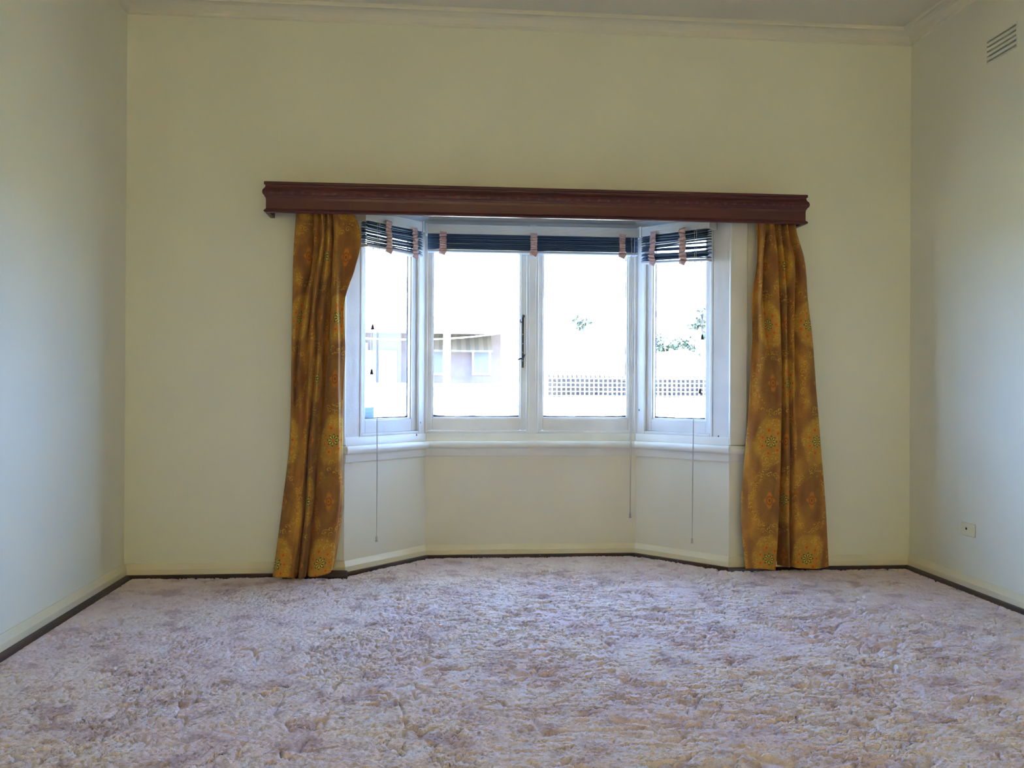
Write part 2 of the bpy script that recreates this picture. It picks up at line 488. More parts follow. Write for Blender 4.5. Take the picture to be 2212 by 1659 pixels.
# baseboards and dark quad
base_path = [(XL, YB), (XL, 0), (BX0, 0), (BX1, BY), (BX2, BY), (BX3, 0), (XR, 0), (XR, YB)]
bprof = [(0, 0.0), (0.019, 0.0), (0.019, 0.050), (0.017, 0.054), (0.004, 0.075), (0, 0.075)]
blab = ['cream bevelled baseboard along the left side wall', 'cream bevelled baseboard between left corner and bunched curtain',
        'cream baseboard under the angled bay window beside the left curtain', 'cream baseboard under the middle bay window',
        'cream baseboard under the angled bay window by the right curtain', 'cream baseboard between right curtain and room corner',
        'cream bevelled baseboard under the square wall plate']
bnm = ['baseboard_left', 'baseboard_back_left', 'baseboard_bay_left', 'baseboard_bay_center', 'baseboard_bay_right', 'baseboard_back_right', 'baseboard_right']
for mb, nm, lb in zip(sweep(base_path, bprof), bnm, blab):
    struct(mb.build(nm, M['base']), lb, 'baseboard')
qprof = [(0.019, 0.0), (0.050, 0.0), (0.049, 0.010), (0.043, 0.019), (0.033, 0.0245), (0.019, 0.026)]
qlab = [l.replace('cream bevelled baseboard', 'dark brown quad strip at the carpet edge').replace('cream baseboard', 'dark brown quad strip at the carpet edge') for l in blab]
for i, (mb, lb) in enumerate(zip(sweep(base_path, qprof), qlab)):
    o = mb.build('trim_%d' % (i + 4), M['darkwood']); struct(o, lb, 'floor trim')
    for p in o.data.polygons: p.use_smooth = True
    if i in (0, 6, 4, 3):
        A = Vector(base_path[i]); B = Vector(base_path[i + 1]); t = (B - A).normalized(); nn = Vector((t.y, -t.x)); Ls = (B - A).length
        dists = {0: [Ls - .62, Ls - .93, Ls - .20], 6: [.19, .42, .33], 4: [.10, .28, .45], 3: [.25, .6, .9]}[i]
        for d in dists:
            q = A + t * d + nn * 0.038
            adopt(MB().lathe((q.x, q.y, 0.0212), [(0.0028, 0), (0.0028, 0.0014), (0.0012, 0.002)], 8).build('nail_head', M['nail']), o)
# architraves on the window wall
for i, (x0, x1, lb) in enumerate(((-0.918, BX0 + 0.004, 'cream architrave board behind the bunched left curtain'), (BX3 - 0.004, 1.114, 'cream architrave board beside the right curtain'))):
    o = MB().box(x0, x1, -0.016, 0.001, 0.617, ZS).build('trim_%d' % (i + 11), M['base'] if False else M['gloss'], bevel=0.010, seg=4)
    struct(o, lb, 'architrave')
# sill: upper board, bullnose, apron following the bay
sill_path = [(-0.918, 0), (BX0, 0), (BX1, BY), (BX2, BY), (BX3, 0), (1.114, 0)]
nose = [(-0.02, 0.578), (0.028, 0.578)]
for i in range(9):
    a = -math.pi / 2 + math.pi * i / 8
    nose.append((0.030 + 0.018 * math.cos(a), 0.5975 + 0.0195 * math.sin(a)))
nose += [(-0.02, 0.617)]
upper = [(-0.07, 0.617), (0.010, 0.617), (0.010, 0.652), (0.006, 0.657), (-0.07, 0.657)]
apron = [(-0.0, 0.538), (0.013, 0.538), (0.015, 0.541), (0.015, 0.578), (-0.0, 0.578)]
segl = ['left return', 'left angled bay', 'middle bay', 'right angled bay', 'right return']
place = ['on the wall behind the bunched curtain', 'under the window beside the bunched curtain', 'under the pair of middle windows', 'under the window showing the white fence', 'on the wall beside the right curtain']
n0 = 13
for i, mb in enumerate(sweep(sill_path, nose)):
    o = mb.build('trim_%d' % n0, M['gloss']); n0 += 1
    for p in o.data.polygons: p.use_smooth = True
    e = o.modifiers.new('e', 'EDGE_SPLIT'); e.split_angle = math.radians(35)
    struct(o, 'glossy cream bullnose sill ' + place[i], 'window sill')
for i, mb in enumerate(sweep(sill_path, apron)):
    struct(mb.build('trim_%d' % n0, M['gloss'], bevel=0.001), 'flat cream apron board below the sill ' + place[i], 'apron'); n0 += 1
for i, mb in enumerate(sweep(sill_path, upper)):
    if i in (0, 4): continue
    struct(mb.build('trim_%d' % n0, M['gloss'], bevel=0.0015), 'cream sill board above the bullnose ' + place[i], 'window sill'); n0 += 1
# small tan trim at the left edge (door casing on the side wall)
o = MB().box(XL, XL + 0.022, -1.300, -1.214, 0.0, 2.40).build('trim_%d' % n0, M['trimtan'], bevel=0.004)
struct(o, 'tan timber casing on the left side wall', 'door casing'); n0 += 1
# soffit cove between soffit and window heads
sm = [(0, ZS - 0.032), (0.008, ZS - 0.030), (0.012, ZS - 0.016), (0.030, ZS - 0.010), (0.034, ZS), (0, ZS)]
for i, mb in enumerate(sweep(bay_path, sm)):
    struct(mb.build('trim_%d' % n0, M['soffit']), 'small moulding under the bay soffit ' + place[i + 1].replace('under', 'over', 1), 'moulding'); n0 += 1

# =================================================================== WINDOWS
ZB = 0.657       # bottom of window frames
ZH = 1.690       # sash heads
def window(idx, fr, L, sashes, members, label):
    """sashes: list of (t0,t1, stile0, stile1); members: frame boxes (name,t0,t1,d0,d1)"""
    c = fr(L / 2, 0, ZB)
    w_ = empty('window_%d' % idx, c, label, 'window', kind='structure')
    for nm, t0, t1, d0, d1 in members:
        MB().box(t0, t1, d0, d1, ZB - 0.002, ZS - 0.0, fr).build(nm, M['sash'], w_, bevel=0.002)
    lo = min(s[0] for s in sashes); hi = max(s[1] for s in sashes)
    MB().box(lo - 0.012, hi + 0.012, -0.06, 0.004, ZH + 0.002, ZS, fr).build('frame_head', M['sash'], w_, bevel=0.002)
    out = []
    for t0, t1, a, b in sashes:
        # stop beads round the sash
        for nm, bx in (('stop_bead', (t0 - 0.013, t0 + 0.002, -0.05, 0.006, ZB, ZH)), ('stop_bead', (t1 - 0.002, t1 + 0.013, -0.05, 0.006, ZB, ZH)), ('stop_bead', (t0 + 0.002, t1 - 0.002, -0.05, 0.006, ZB, ZB + 0.013))):
            MB().box(*bx, fr).build(nm, M['sash'], w_, bevel=0.003)
        z0, z1 = ZB + 0.014, ZH
        s_ = MB()
        s_.box(t0 + 0.002, t0 + a, -0.048, -0.010, z0, z1, fr).box(t1 - b, t1 - 0.002, -0.048, -0.010, z0, z1, fr)
        s_.box(t0 + a, t1 - b, -0.048, -0.010, z0, z0 + 0.062, fr).box(t0 + a, t1 - b, -0.048, -0.010, z1 - 0.04, z1, fr)
        so_ = s_.build('sash', M['sash'], w_, bevel=0.0025)
        # inner glazing moulding
        gm = MB()
        g0, g1, h0, h1 = t0 + a, t1 - b, z0 + 0.062, z1 - 0.04
        e = 0.007
        gm.box(g0, g0 + e, -0.036, -0.018, h0, h1, fr).box(g1 - e, g1, -0.036, -0.018, h0, h1, fr)
        gm.box(g0 + e, g1 - e, -0.036, -0.018, h0, h0 + e, fr).box(g0 + e, g1 - e, -0.036, -0.018, h1 - e, h1, fr)
        gm.build('glazing_bead', M['sash'], so_, bevel=0.002)
        MB().box(g0, g1, -0.038, -0.035, h0, h1, fr).build('pane', M['glass'], so_)
        # ragged dark putty line outside the glass
        pt = MB(); nseg = 36
        prev = None
        for k in range(nseg + 1):
            t = g0 + e + (g1 - g0 - 2 * e) * k / nseg
            cor = 0.006 * (math.exp(-k / 1.3) + math.exp(-(nseg - k) / 1.3))
            h = h0 + e + 0.004 + 0.0035 * random.random() + cor
            cur = (t, h)
            if prev:
                pt.box(prev[0], t, -0.043, -0.0385, h0, (prev[1] + h) / 2, fr)
            prev = cur
        for k in range(24):
            za = h0 + (h1 - h0) * k / 24; zb_ = h0 + (h1 - h0) * (k + 1) / 24
            ww = e + 0.0008 + 0.0020 * random.random() ** 2
            pt.box(g0, g0 + ww, -0.043, -0.0385, za, zb_, fr)
            pt.box(g1 - e - 0.0008 - 0.0020 * random.random() ** 2, g1, -0.043, -0.0385, za, zb_, fr)
        pt.build('putty', M['putty'], so_)
        out.append(so_)
    return w_, out

# left / right angled lights, mirror images measured from the front corner
w1, s1 = window(1, FL, LL, [(0.103, 0.490, 0.033, 0.036)],
    [('jamb_board', 0.0, 0.089, -0.06, 0.003), ('corner_post', 0.505, LL + 0.02, -0.06, 0.000)], 'single casement window in the angled bay beside the bunched curtain')
w3, s3 = window(3, FR, LR, [(LR - 0.490, LR - 0.103, 0.036, 0.033)],
    [('jamb_board', LR - 0.089, LR, -0.06, 0.003), ('corner_post', -0.02, LR - 0.505, -0.06, 0.000)], 'single casement window in the angled bay showing the white fence')
w2, s2 = window(2, FC, LC, [(0.008, 0.528, 0.026, 0.031), (0.588, LC - 0.008, 0.027, 0.033)],
    [('corner_post', -0.02, -0.004, -0.06, 0.0), ('mullion', 0.540, 0.576, -0.06, 0.010), ('corner_post', LC + 0.004, LC + 0.02, -0.06, 0.0)], 'pair of white casement windows in the middle of the bay')
# unseen window added in the rear wall to light the window wall
w4 = empty('window_4', ((RW[0] + RW[1]) / 2, YB, RW[2]), 'added white window behind the viewer, lighting the window wall', 'window', kind='structure')
xm = (RW[0] + RW[1]) / 2
for x0, x1, z0, z1 in ((RW[0], RW[0] + .05, RW[2], RW[3]), (RW[1] - .05, RW[1], RW[2], RW[3]), (xm - .03, xm + .03, RW[2], RW[3]), (RW[0] + .05, RW[1] - .05, RW[2], RW[2] + .06), (RW[0] + .05, RW[1] - .05, RW[3] - .06, RW[3])):
    MB().box(x0, x1, YB - .08, YB - .02, z0, z1).build('frame_bar', M['sash'], w4)
for x0, x1 in ((RW[0] + .05, xm - .03), (xm + .03, RW[1] - .05)):
    MB().box(x0, x1, YB - .052, YB - .048, RW[2] + .06, RW[3] - .06).build('pane', M['glass'], w4)
rb = empty('fill_blind', (xm, YB + 0.03, RW[2]), 'added cream blind glowing warm on the window behind the viewer', 'blind')  # added as a soft warm source from behind
MB().box(RW[0] - 0.02, RW[1] + 0.02, YB + 0.0145, YB + 0.0155, RW[2] - 0.04, RW[3] + 0.03).build('cloth', M['fill_cloth'], rb)
MB().tube([(RW[0] - 0.03, YB + 0.03, RW[3] + 0.04), (RW[1] + 0.03, YB + 0.03, RW[3] + 0.04)], 0.022, 12).build('roller', M['headrail'], rb, True)
MB().box(RW[0] - 0.02, RW[1] + 0.02, YB + 0.010, YB + 0.020, RW[2] - 0.062, RW[2] - 0.04).build('bottom_batten', M['headrail'], rb)
# nail holes
for fr, t, d, z, wn in ((FL, 0.508, 0.0012, 0.712, w1), (FL, 0.47, 0.011, 0.650, w1), (FR, 0.487, 0.0042, 0.660, w3), (FR, 0.02, 0.0012, 0.78, w3)):
    MB().box(t - 0.0022, t + 0.0022, d - 0.002, d + 0.0006, z - 0.005, z + 0.005, fr).build('nail_hole', M['black'], wn)
# casement stay on the left middle sash
st = MB().box(0.503, 0.514, -0.0095, -0.004, 1.000, 1.268, FC).build('casement_stay', M['iron'], s2[0], bevel=0.002)
st['label'] = 'black iron casement stay with peg holes'
MB().tube([FC(0.506, -0.006, 1.245), FC(0.499, 0.004, 1.236), FC(0.494, 0.008, 1.240), FC(0.4925, 0.009, 1.254)], 0.0022, 6).build('stay_hook', M['iron'], s2[0], True)
MB().lathe(FC(0.510, -0.004, 1.262), [(0.003, 0), (0.008, 0.004), (0.009, 0.010), (0.006, 0.016), (0.002, 0.018)], 10).build('stay_knuckle', M['iron'], s2[0], True)
MB().tube([FC(0.519, 0.000, 1.070), FC(0.511, 0.006, 1.052), FC(0.503, 0.012, 1.048), FC(0.490, 0.018, 1.046), FC(0.479, 0.020, 1.040)], [0.0025, 0.004, 0.004, 0.004, 0.003], 8).build('stay_handle', M['iron'], s2[0], True)
for z in (1.176, 1.127, 1.080, 1.037):
    MB().box(0.5065, 0.5100, -0.0042, -0.0036, z - 0.0022, z + 0.0022, FC).build('peg_hole', M['gloss'], s2[0])
# sticker with mirrored warning text on the left light's pane
stk = MB().box(0.137, 0.216, -0.0349, -0.0343, 0.735, 0.796, FL).build('window_sticker', M['sticker'])
tag(stk, 'pale green warning sticker in the corner of the pane', 'sticker')
def text_mesh(body, size, mat):
    cu = bpy.data.curves.new('sticker_text', 'FONT'); cu.body = body; cu.size = size; cu.align_x = 'CENTER'; cu.extrude = 0.0001
    o = bpy.data.objects.new('sticker_text', cu); COL.objects.link(o)
    dg = bpy.context.evaluated_depsgraph_get()
    me = bpy.data.meshes.new_from_object(o.evaluated_get(dg)); bpy.data.objects.remove(o)
    o2 = bpy.data.objects.new('sticker_text', me); COL.objects.link(o2); me.materials.clear(); me.materials.append(mat); return o2
tx = text_mesh('WARNING', 0.0125, M['stickertext'])
c0 = Vector(FL(0.176, -0.0341, 0.763)); t_ = (Vector(FL(1, 0, 0)) - Vector(FL(0, 0, 0))).normalized(); n_ = Vector((t_.y, -t_.x, 0))
mm = Matrix((-t_, Vector((0, 0, 1)), n_)).transposed().to_4x4(); mm.translation = c0
for v_ in tx.data.vertices: v_.co = mm @ v_.co
adopt(tx, stk)
for z in (0.757, 0.752):
    MB().box(0.150, 0.204, -0.0343, -0.0340, z - 0.001, z + 0.001, FL).build('print_line', M['stickertext'], stk)

# =================================================================== BLINDS
def blind(name, fr, L, t0, t1, nsl, ztop, z_front, z_back, tapes, label, jitter, bow, cords, tassels, knot, cordlabel, dC=0.055):
    """slats gathered under a head board; z at t0 and t1 for the lowest slat"""
    o = empty(name, fr((t0 + t1) / 2, dC, z_front), label, 'blind', 'venetian blinds in the bay')
    hb = MB()
    # reeded front of head board
    ptsd = [(0.012, 1.683), (0.074, 1.683)]
    for k in range(8):
        z = 1.685 + k * 0.0055
        ptsd += [(0.075, z), (0.075, z + 0.0042), (0.0742, z + 0.0048)]
    ptsd += [(0.074, 1.731), (0.012, 1.731)]
    n = len(ptsd)
    for t in (t0 - 0.006, t1 + 0.006):
        hb.v += [fr(t, d, z) for d, z in ptsd]
    for a in range(n):
        b = (a + 1) % n; hb.f.append((a, b, n + b, n + a))
    hb.f.append(tuple(range(n))); hb.f.append(tuple(n + a for a in reversed(range(n))))
    hbo = hb.build('head_board', M['headrail'], o)
    for t in (t0 - 0.012, t1 + 0.001):
        MB().box(t, t + 0.011, 0.010, 0.079, 1.680, 1.734, fr).build('end_bracket', M['headrail'], o, bevel=0.001)
    # slats: crowned strips
    prev = None
    for k in range(nsl):
        q = k / (nsl - 1)
        za = ztop + (z_front - ztop) * q + random.uniform(-1, 1) * jitter * (0.2 < q < 0.95)
        zb = ztop + (z_back - ztop) * q + random.uniform(-1, 1) * jitter * (0.2 < q < 0.95)
        tilt = random.uniform(-1, 1) * jitter * 1.6 - (0.011 if jitter > 0.002 else 0.005)
        twist = random.uniform(-1, 1) * jitter * 1.2
        mb = MB(); ns, nw = 14, 6
        da = random.uniform(-0.002, 0.002)
        for i in range(ns + 1):
            f = i / ns; t = t0 + (t1 - t0) * f
            sag = -bow * math.sin(math.pi * f) * (1 - q) + jitter * 0.4 * math.sin(5 * f + k)
            for j in range(nw + 1):
                y = j / nw - 0.5
                z = za + (zb - za) * f + sag + 0.0055 * (1 - 4 * y * y) + (tilt + twist * (f - .5)) * y
                mb.v.append(fr(t, dC + 0.046 * y + da, z))
        for i in range(ns):
            for j in range(nw):
                a = i * (nw + 1) + j
                mb.f.append((a, a + 1, a + nw + 2, a + nw + 1))
        so_ = mb.build('slat', M['slat'], o, True)
        sd = so_.modifiers.new('s', 'SOLIDIFY'); sd.thickness = 0.0020; sd.offset = 0
    # bottom rail
    rl = MB()
    for f, t in ((0, t0), (1, t1)):
        z = z_front + (z_back - z_front) * f
        rl.v += [fr(t, d, z + h) for d, h in ((dC - 0.025, -0.006), (dC + 0.025, -0.006), (dC + 0.025, -0.015), (dC + 0.021, -0.018), (dC - 0.025, -0.018))]
    rl.f += [(a, (a + 1) % 5, 5 + (a + 1) % 5, 5 + a) for a in range(5)] + [(0, 1, 2, 3, 4), (9, 8, 7, 6, 5)]
    rl.build('bottom_rail', M['slatrail'], o, bevel=0.0015)
    # crumpled ladder tapes
    for tp, w0 in tapes:
        f = (tp - t0) / (t1 - t0); zl = z_front + (z_back - z_front) * f - 0.016
        ztp = 1.693 + random.uniform(-0.004, 0.008)
        mb = MB(); nz = 17
        cx = 0.0
        for i in range(nz + 1):
            q = i / nz
            z = ztp + (zl - ztp) * q
            dd = dC + 0.030 + (0.007 if i % 2 else 0.0) + random.uniform(-0.002, 0.003)
            cx += random.uniform(-1, 1) * jitter * 1.0; cx *= 0.8
            sk = random.uniform(-1, 1) * (0.0025 + jitter * 0.8)
            ww = w0 * (0.5 + 0.06 * random.uniform(-1, 1)) * (1.15 if i > nz - 3 else 1)
            mb.v += [fr(tp + cx - ww, dd, z - sk), fr(tp + cx + ww, dd + random.uniform(-.002, .002), z + sk)]
            if i: a = 2 * i - 2; mb.f.append((a, a + 1, a + 3, a + 2))
        # tail fold under the rail
        a = len(mb.v) - 2
        mb.v += [fr(tp + cx - w0 * .62, dC + 0.030, zl - 0.012), fr(tp + cx + w0 * .30, dC + 0.038, zl - 0.020 - random.uniform(0, .006))]
        mb.f.append((a, a + 1, a + 3, a + 2))
        tpo = mb.build('ladder_tape', M['tape'], o)
        sd = tpo.modifiers.new('s', 'SOLIDIFY'); sd.thickness = 0.0010
    # cords
    for pts in cords:
        P = [fr(*p) for p in pts]
        # densify with slight slack
        mb = MB(); Q = []
        for i in range(len(P) - 1):
            A, B = Vector(P[i]), Vector(P[i + 1]); nn = 8
            for j in range(nn): Q.append(A.lerp(B, j / nn))
        Q.append(Vector(P[-1]))
        mb.tube(Q, 0.0013, 5).build('cord', M['cord'], o, True)
    if knot:
        MB().lathe(fr(*knot), [(0.0015, 0.014), (0.004, 0.010), (0.0055, 0.004), (0.004, -0.001), (0.005, -0.006), (0.007, -0.012)][::-1], 9).build('cord_knot', M['cord'], o, True)
    for tt in tassels:
        MB().lathe(fr(*tt), [(0.0085, -0.013), (0.0080, -0.008), (0.0062, 0.000), (0.0045, 0.009), (0.0022, 0.013)], 12).build('tassel', M['tassel'], o, True)
    return o

zf = lambda z: z
blind('venetian_blind', FL, LL, 0.066, 0.438, 13, 1.679, 1.578, 1.572, ((0.196, 0.036), (0.376, 0.034)),
      'raised blind coloured as backlit blue grey in the angled bay beside the bunched curtain', 0.0030, 0.004,
      [[(0.122, 0.086, 1.683), (0.126, 0.084, 1.55), (0.128, 0.080, 0.9), (0.131, 0.079, 0.66), (0.1335, 0.078, 0.50), (0.134, 0.078, 0.182)],
       [(0.136, 0.086, 1.683), (0.136, 0.084, 1.55), (0.1335, 0.080, 0.9), (0.135, 0.079, 0.66), (0.1365, 0.078, 0.40), (0.134, 0.078, 0.182)],
       [(0.121, 0.060, 1.570), (0.1225, 0.058, 1.195)], [(0.119, 0.058, 1.570), (0.1183, 0.056, 0.98)]],
      [(0.1226, 0.055, 1.183), (0.1183, 0.055, 0.968)], (0.134, 0.078, 0.170), '')
blind('venetian_blind', FC, LC, 0.008, LC - 0.012, 16, 1.681, 1.607, 1.607, ((0.087, 0.034), (0.554, 0.034), (1.018, 0.032)),
      'wide raised blind coloured as backlit blue grey across the middle of the bay', 0.0010, 0.001,
      [[(1.066, 0.086, 1.683), (1.069, 0.084, 1.55), (1.064, 0.080, 1.1), (1.066, 0.079, 0.66), (1.066, 0.078, 0.24)],
       [(1.082, 0.086, 1.683), (1.080, 0.084, 1.50), (1.074, 0.080, 1.1), (1.072, 0.079, 0.66), (1.069, 0.078, 0.24)]],
      [], (1.0675, 0.078, 0.232), '')
blind('venetian_blind', FR, LR, 0.080, 0.462, 12, 1.676, 1.560, 1.540, ((0.154, 0.036), (0.328, 0.038)),
      'uneven raised blind coloured as backlit blue grey in the angled bay by the right curtain', 0.0055, 0.002,
      [[(0.395, 0.086, 1.683), (0.396, 0.084, 1.52), (0.390, 0.080, 0.9), (0.388, 0.079, 0.66), (0.386, 0.078, 0.50), (0.3845, 0.078, 0.35), (0.385, 0.078, 0.152)],
       [(0.407, 0.086, 1.683), (0.404, 0.084, 1.52), (0.393, 0.080, 0.9), (0.391, 0.079, 0.66), (0.388, 0.078, 0.50), (0.3885, 0.078, 0.35), (0.385, 0.078, 0.152)],
       [(0.420, 0.060, 1.550), (0.4234, 0.056, 1.16)], [(0.414, 0.058, 1.550), (0.412, 0.056, 0.895)]],
      [(0.4234, 0.055, 1.151), (0.412, 0.055, 0.883)], (0.385, 0.078, 0.142), '')

# =================================================================== PELMET
PX0, PX1, PZ0, PZ1 = -1.172, 1.345, 1.683, 1.8215
pel = empty('pelmet', ((PX0 + PX1) / 2, -0.05, PZ0), 'long dark mahogany pelmet with carved moulding above the bay window', 'pelmet')
z = lambda h: PZ1 - h * 0.968
pp = [(-0.012, z(0)), (0.008, z(0)), (0.010, z(0.003)), (0.010, z(0.013)), (0.005, z(0.015)), (0.004, z(0.020)), (0.006, z(0.028)), (0.010, z(0.034)),
      (0.013, z(0.037)), (0.0160, z(0.046)), (0.0165, z(0.052)), (0.0145, z(0.060)), (0.010, z(0.065)), (0.008, z(0.066)), (0.007, z(0.071)), (0.004, z(0.073)),
      (0.002, z(0.085)), (0.002, z(0.125)), (0.006, z(0.131)), (0.010, z(0.134)), (0.011, z(0.139)), (0.006, z(0.143)), (-0.012, z(0.143))]
PY = -0.142
ppath = [(PX0, 0.0), (PX0, PY), (PX1, PY), (PX1, 0.0)]
for mb, nm in zip(sweep([(PX1, 0.0), (PX1, PY), (PX0, PY), (PX0, 0.0)], [(-d, zz) for d, zz in pp]), ('end_return', 'front_board', 'end_return')):
    mb.build(nm, M['mahog'], pel)
MB().box(PX0 + 0.013, PX1 - 0.013, PY + 0.013, 0.0, PZ1 - 0.016, PZ1 - 0.002).build('top_board', M['mahog'], pel)
# carved leaves along the rounded band
leaf = MB()
for k, (a, ln) in enumerate(((-52, 0.016), (-26, 0.018), (0, 0.016), (26, 0.018), (52, 0.016))):
    th = math.radians(a); dx, dz = math.sin(th), math.cos(th)
    px, pz = -dz * 0.0011, dx * 0.0011
    b = Vector((0, 0, -0.009)); e = Vector((dx * ln * 1.15, 0, -0.009 + dz * ln))
    n = len(leaf.v)
    leaf.v += [(b.x - px, 0.0012, b.z - pz), (b.x + px, 0.0012, b.z + pz), (e.x, 0.0012, e.z), (b.x + dx * ln * .5, -0.0036, b.z + dz * ln * .5)]
    leaf.f += [(n, n + 3, n + 2), (n + 3, n + 1, n + 2), (n, n + 1, n + 3)]
nleaf = 54
first = None
for i in range(nleaf):
    x = PX0 + 0.024 + (PX1 - PX0 - 0.048) * i / (nleaf - 1)
    if first is None:
        first = leaf.build('carved_leaf', M['mahogd']); lf = first
    else:
        lf = first.copy(); COL.objects.link(lf); lf.parent = None; lf.matrix_parent_inverse = Matrix.Identity(4)
    lf.parent = pel; lf.matrix_parent_inverse = Matrix.Translation(pel.location).inverted()
    lf.location = (x, PY - 0.0165, z(0.051))
# curtain track hidden behind
trk = empty('curtain_track', (0.09, -0.06, 1.73), 'white curtain track hidden behind the dark pelmet', 'curtain track')
MB().box(PX0 + 0.03, PX1 - 0.03, -0.066, -0.058, 1.737, 1.757).build('rail', M['gloss'], trk)
for x in (-1.05, -0.3, 0.5, 1.25):
    MB().box(x - 0.008, x + 0.008, -0.060, 0.0, 1.744, 1.752).build('bracket', M['bracket'], trk)

# =================================================================== CURTAINS
LK = [
(1.735,[-1.049,-1.017,-0.975,-0.963,-0.946,-0.931,-0.918,-0.903,-0.891,-0.887,-0.878,-0.866,-0.858,-0.820]),
(1.699,[-1.051,-1.019,-0.975,-0.963,-0.946,-0.931,-0.918,-0.903,-0.891,-0.887,-0.878,-0.863,-0.851,-0.791]),
(1.614,[-1.056,-1.019,-0.973,-0.962,-0.945,-0.924,-0.920,-0.899,-0.886,-0.882,-0.869,-0.861,-0.844,-0.757]),
(1.442,[-1.064,-1.024,-0.982,-0.974,-0.963,-0.944,-0.931,-0.910,-0.894,-0.887,-0.877,-0.860,-0.834,-0.781]),
(1.314,[-1.065,-1.038,-1.013,-0.990,-0.977,-0.960,-0.952,-0.922,-0.903,-0.893,-0.876,-0.859,-0.848,-0.823]),
(1.057,[-1.068,-1.055,-1.043,-1.022,-0.999,-0.978,-0.957,-0.942,-0.925,-0.908,-0.887,-0.855,-0.845,-0.824]),
(0.843,[-1.069,-1.060,-1.052,-1.025,-1.006,-0.987,-0.972,-0.953,-0.936,-0.924,-0.890,-0.854,-0.846,-0.833]),
(0.650,[-1.074,-1.057,-1.040,-1.024,-1.009,-0.999,-0.990,-0.969,-0.948,-0.942,-0.897,-0.851,-0.840,-0.832]),
(0.330,[-1.108,-1.085,-1.064,-1.043,-1.026,-1.014,-1.005,-0.984,-0.967,-0.961,-0.900,-0.853,-0.841,-0.832]),
(0.030,[-1.139,-1.119,-1.098,-1.075,-1.056,-1.041,-1.031,-1.010,-0.991,-0.987,-0.936,-0.883,-0.873,-0.862])]
LD = [
[.000,.028,-.004,.022,-.004,.024,-.004,.024,-.004,-.004,.022,.030,.004,-.012],
[.000,.030,-.004,.022,-.004,.024,-.004,.024,-.004,-.004,.022,.032,.004,-.008],
[.000,.030,-.006,.022,-.006,.026,-.006,.026,-.006,-.006,.024,.034,.004,.006],
[.000,.030,-.008,.022,-.004,.026,-.008,.028,-.010,-.008,.024,.036,.000,.012],
[.000,.026,-.008,.026,-.004,.026,-.008,.030,-.016,-.012,.026,.038,.002,.010],
[.000,.022,-.004,.028,-.006,.026,-.006,.028,-.026,-.022,.026,.040,.010,.000],
[.000,.020,.000,.028,-.002,.024,-.008,.030,-.024,-.018,.032,.040,.012,.000],
[.000,.022,.018,.028,.014,.018,-.010,.032,-.020,-.012,.036,.040,.020,.000],
[.000,.024,.026,.030,.024,.018,-.014,.034,-.022,-.012,.038,.040,.022,.004],
[.000,.026,.032,.034,.028,.018,-.016,.036,-.020,-.012,.040,.036,.026,.010]]
RK = [
(1.735,[1.134,1.147,1.164,1.180,1.194,1.208,1.212,1.217,1.236,1.255,1.272,1.286,1.305,1.322]),
(1.692,[1.134,1.147,1.164,1.182,1.196,1.210,1.214,1.219,1.238,1.258,1.274,1.288,1.308,1.326]),
(1.524,[1.137,1.144,1.155,1.171,1.199,1.229,1.234,1.238,1.257,1.275,1.301,1.329,1.347,1.370]),
(1.345,[1.115,1.135,1.151,1.172,1.204,1.234,1.241,1.246,1.267,1.290,1.311,1.329,1.357,1.387]),
(1.166,[1.115,1.131,1.157,1.187,1.214,1.242,1.249,1.254,1.272,1.293,1.309,1.326,1.365,1.409]),
(0.874,[1.103,1.128,1.163,1.202,1.225,1.248,1.253,1.260,1.278,1.301,1.315,1.329,1.378,1.434]),
(0.650,[1.088,1.118,1.152,1.187,1.217,1.245,1.249,1.258,1.284,1.309,1.319,1.337,1.388,1.454]),
(0.314,[1.064,1.096,1.135,1.177,1.209,1.237,1.246,1.262,1.288,1.311,1.325,1.357,1.413,1.483]),
(0.030,[1.084,1.114,1.146,1.178,1.204,1.222,1.241,1.268,1.294,1.310,1.329,1.382,1.438,1.498])]
RD = [
[.000,-.004,.026,-.006,.022,.026,-.008,-.008,.026,-.006,.026,-.006,.028,.004],
[.000,-.004,.026,-.006,.022,.026,-.008,-.008,.026,-.006,.026,-.006,.028,.004],
[.000,-.004,.024,-.006,.026,.028,-.008,-.008,.026,-.006,.028,-.006,.026,.006],
[.000,-.008,.020,-.010,.028,.032,-.010,-.010,.026,-.006,.026,-.006,.026,.006],
[.000,-.008,.020,-.004,.030,.034,-.012,-.012,.026,-.006,.026,-.004,.028,.006],
[.000,.008,.026,.022,.034,.036,-.018,-.016,.024,-.004,.024,.004,.030,.006],
[.000,.018,.028,.032,.038,.036,-.026,-.022,.024,-.006,.024,.018,.032,.006],
[.000,.022,.032,.036,.040,.034,-.034,-.030,.022,-.010,.026,.030,.034,.006],
[.004,.024,.034,.038,.040,.032,-.040,-.036,.022,-.012,.028,.034,.034,.008]]
def catmull(x, y, xs):
    y = np.asarray(y, float); x = np.asarray(x, float)
    m_ = np.gradient(y, x, axis=0)
    i = np.clip(np.searchsorted(x, xs) - 1, 0, len(x) - 2)
    h = (x[i + 1] - x[i]); t = ((xs - x[i]) / h)
    sh = (slice(None),) + (None,) * (y.ndim - 1)
    t = t[sh]; h = h[sh]
    return (2*t**3 - 3*t**2 + 1)*y[i] + (t**3 - 2*t**2 + t)*h*m_[i] + (-2*t**3 + 3*t**2)*y[i+1] + (t**3 - t**2)*h*m_[i+1]
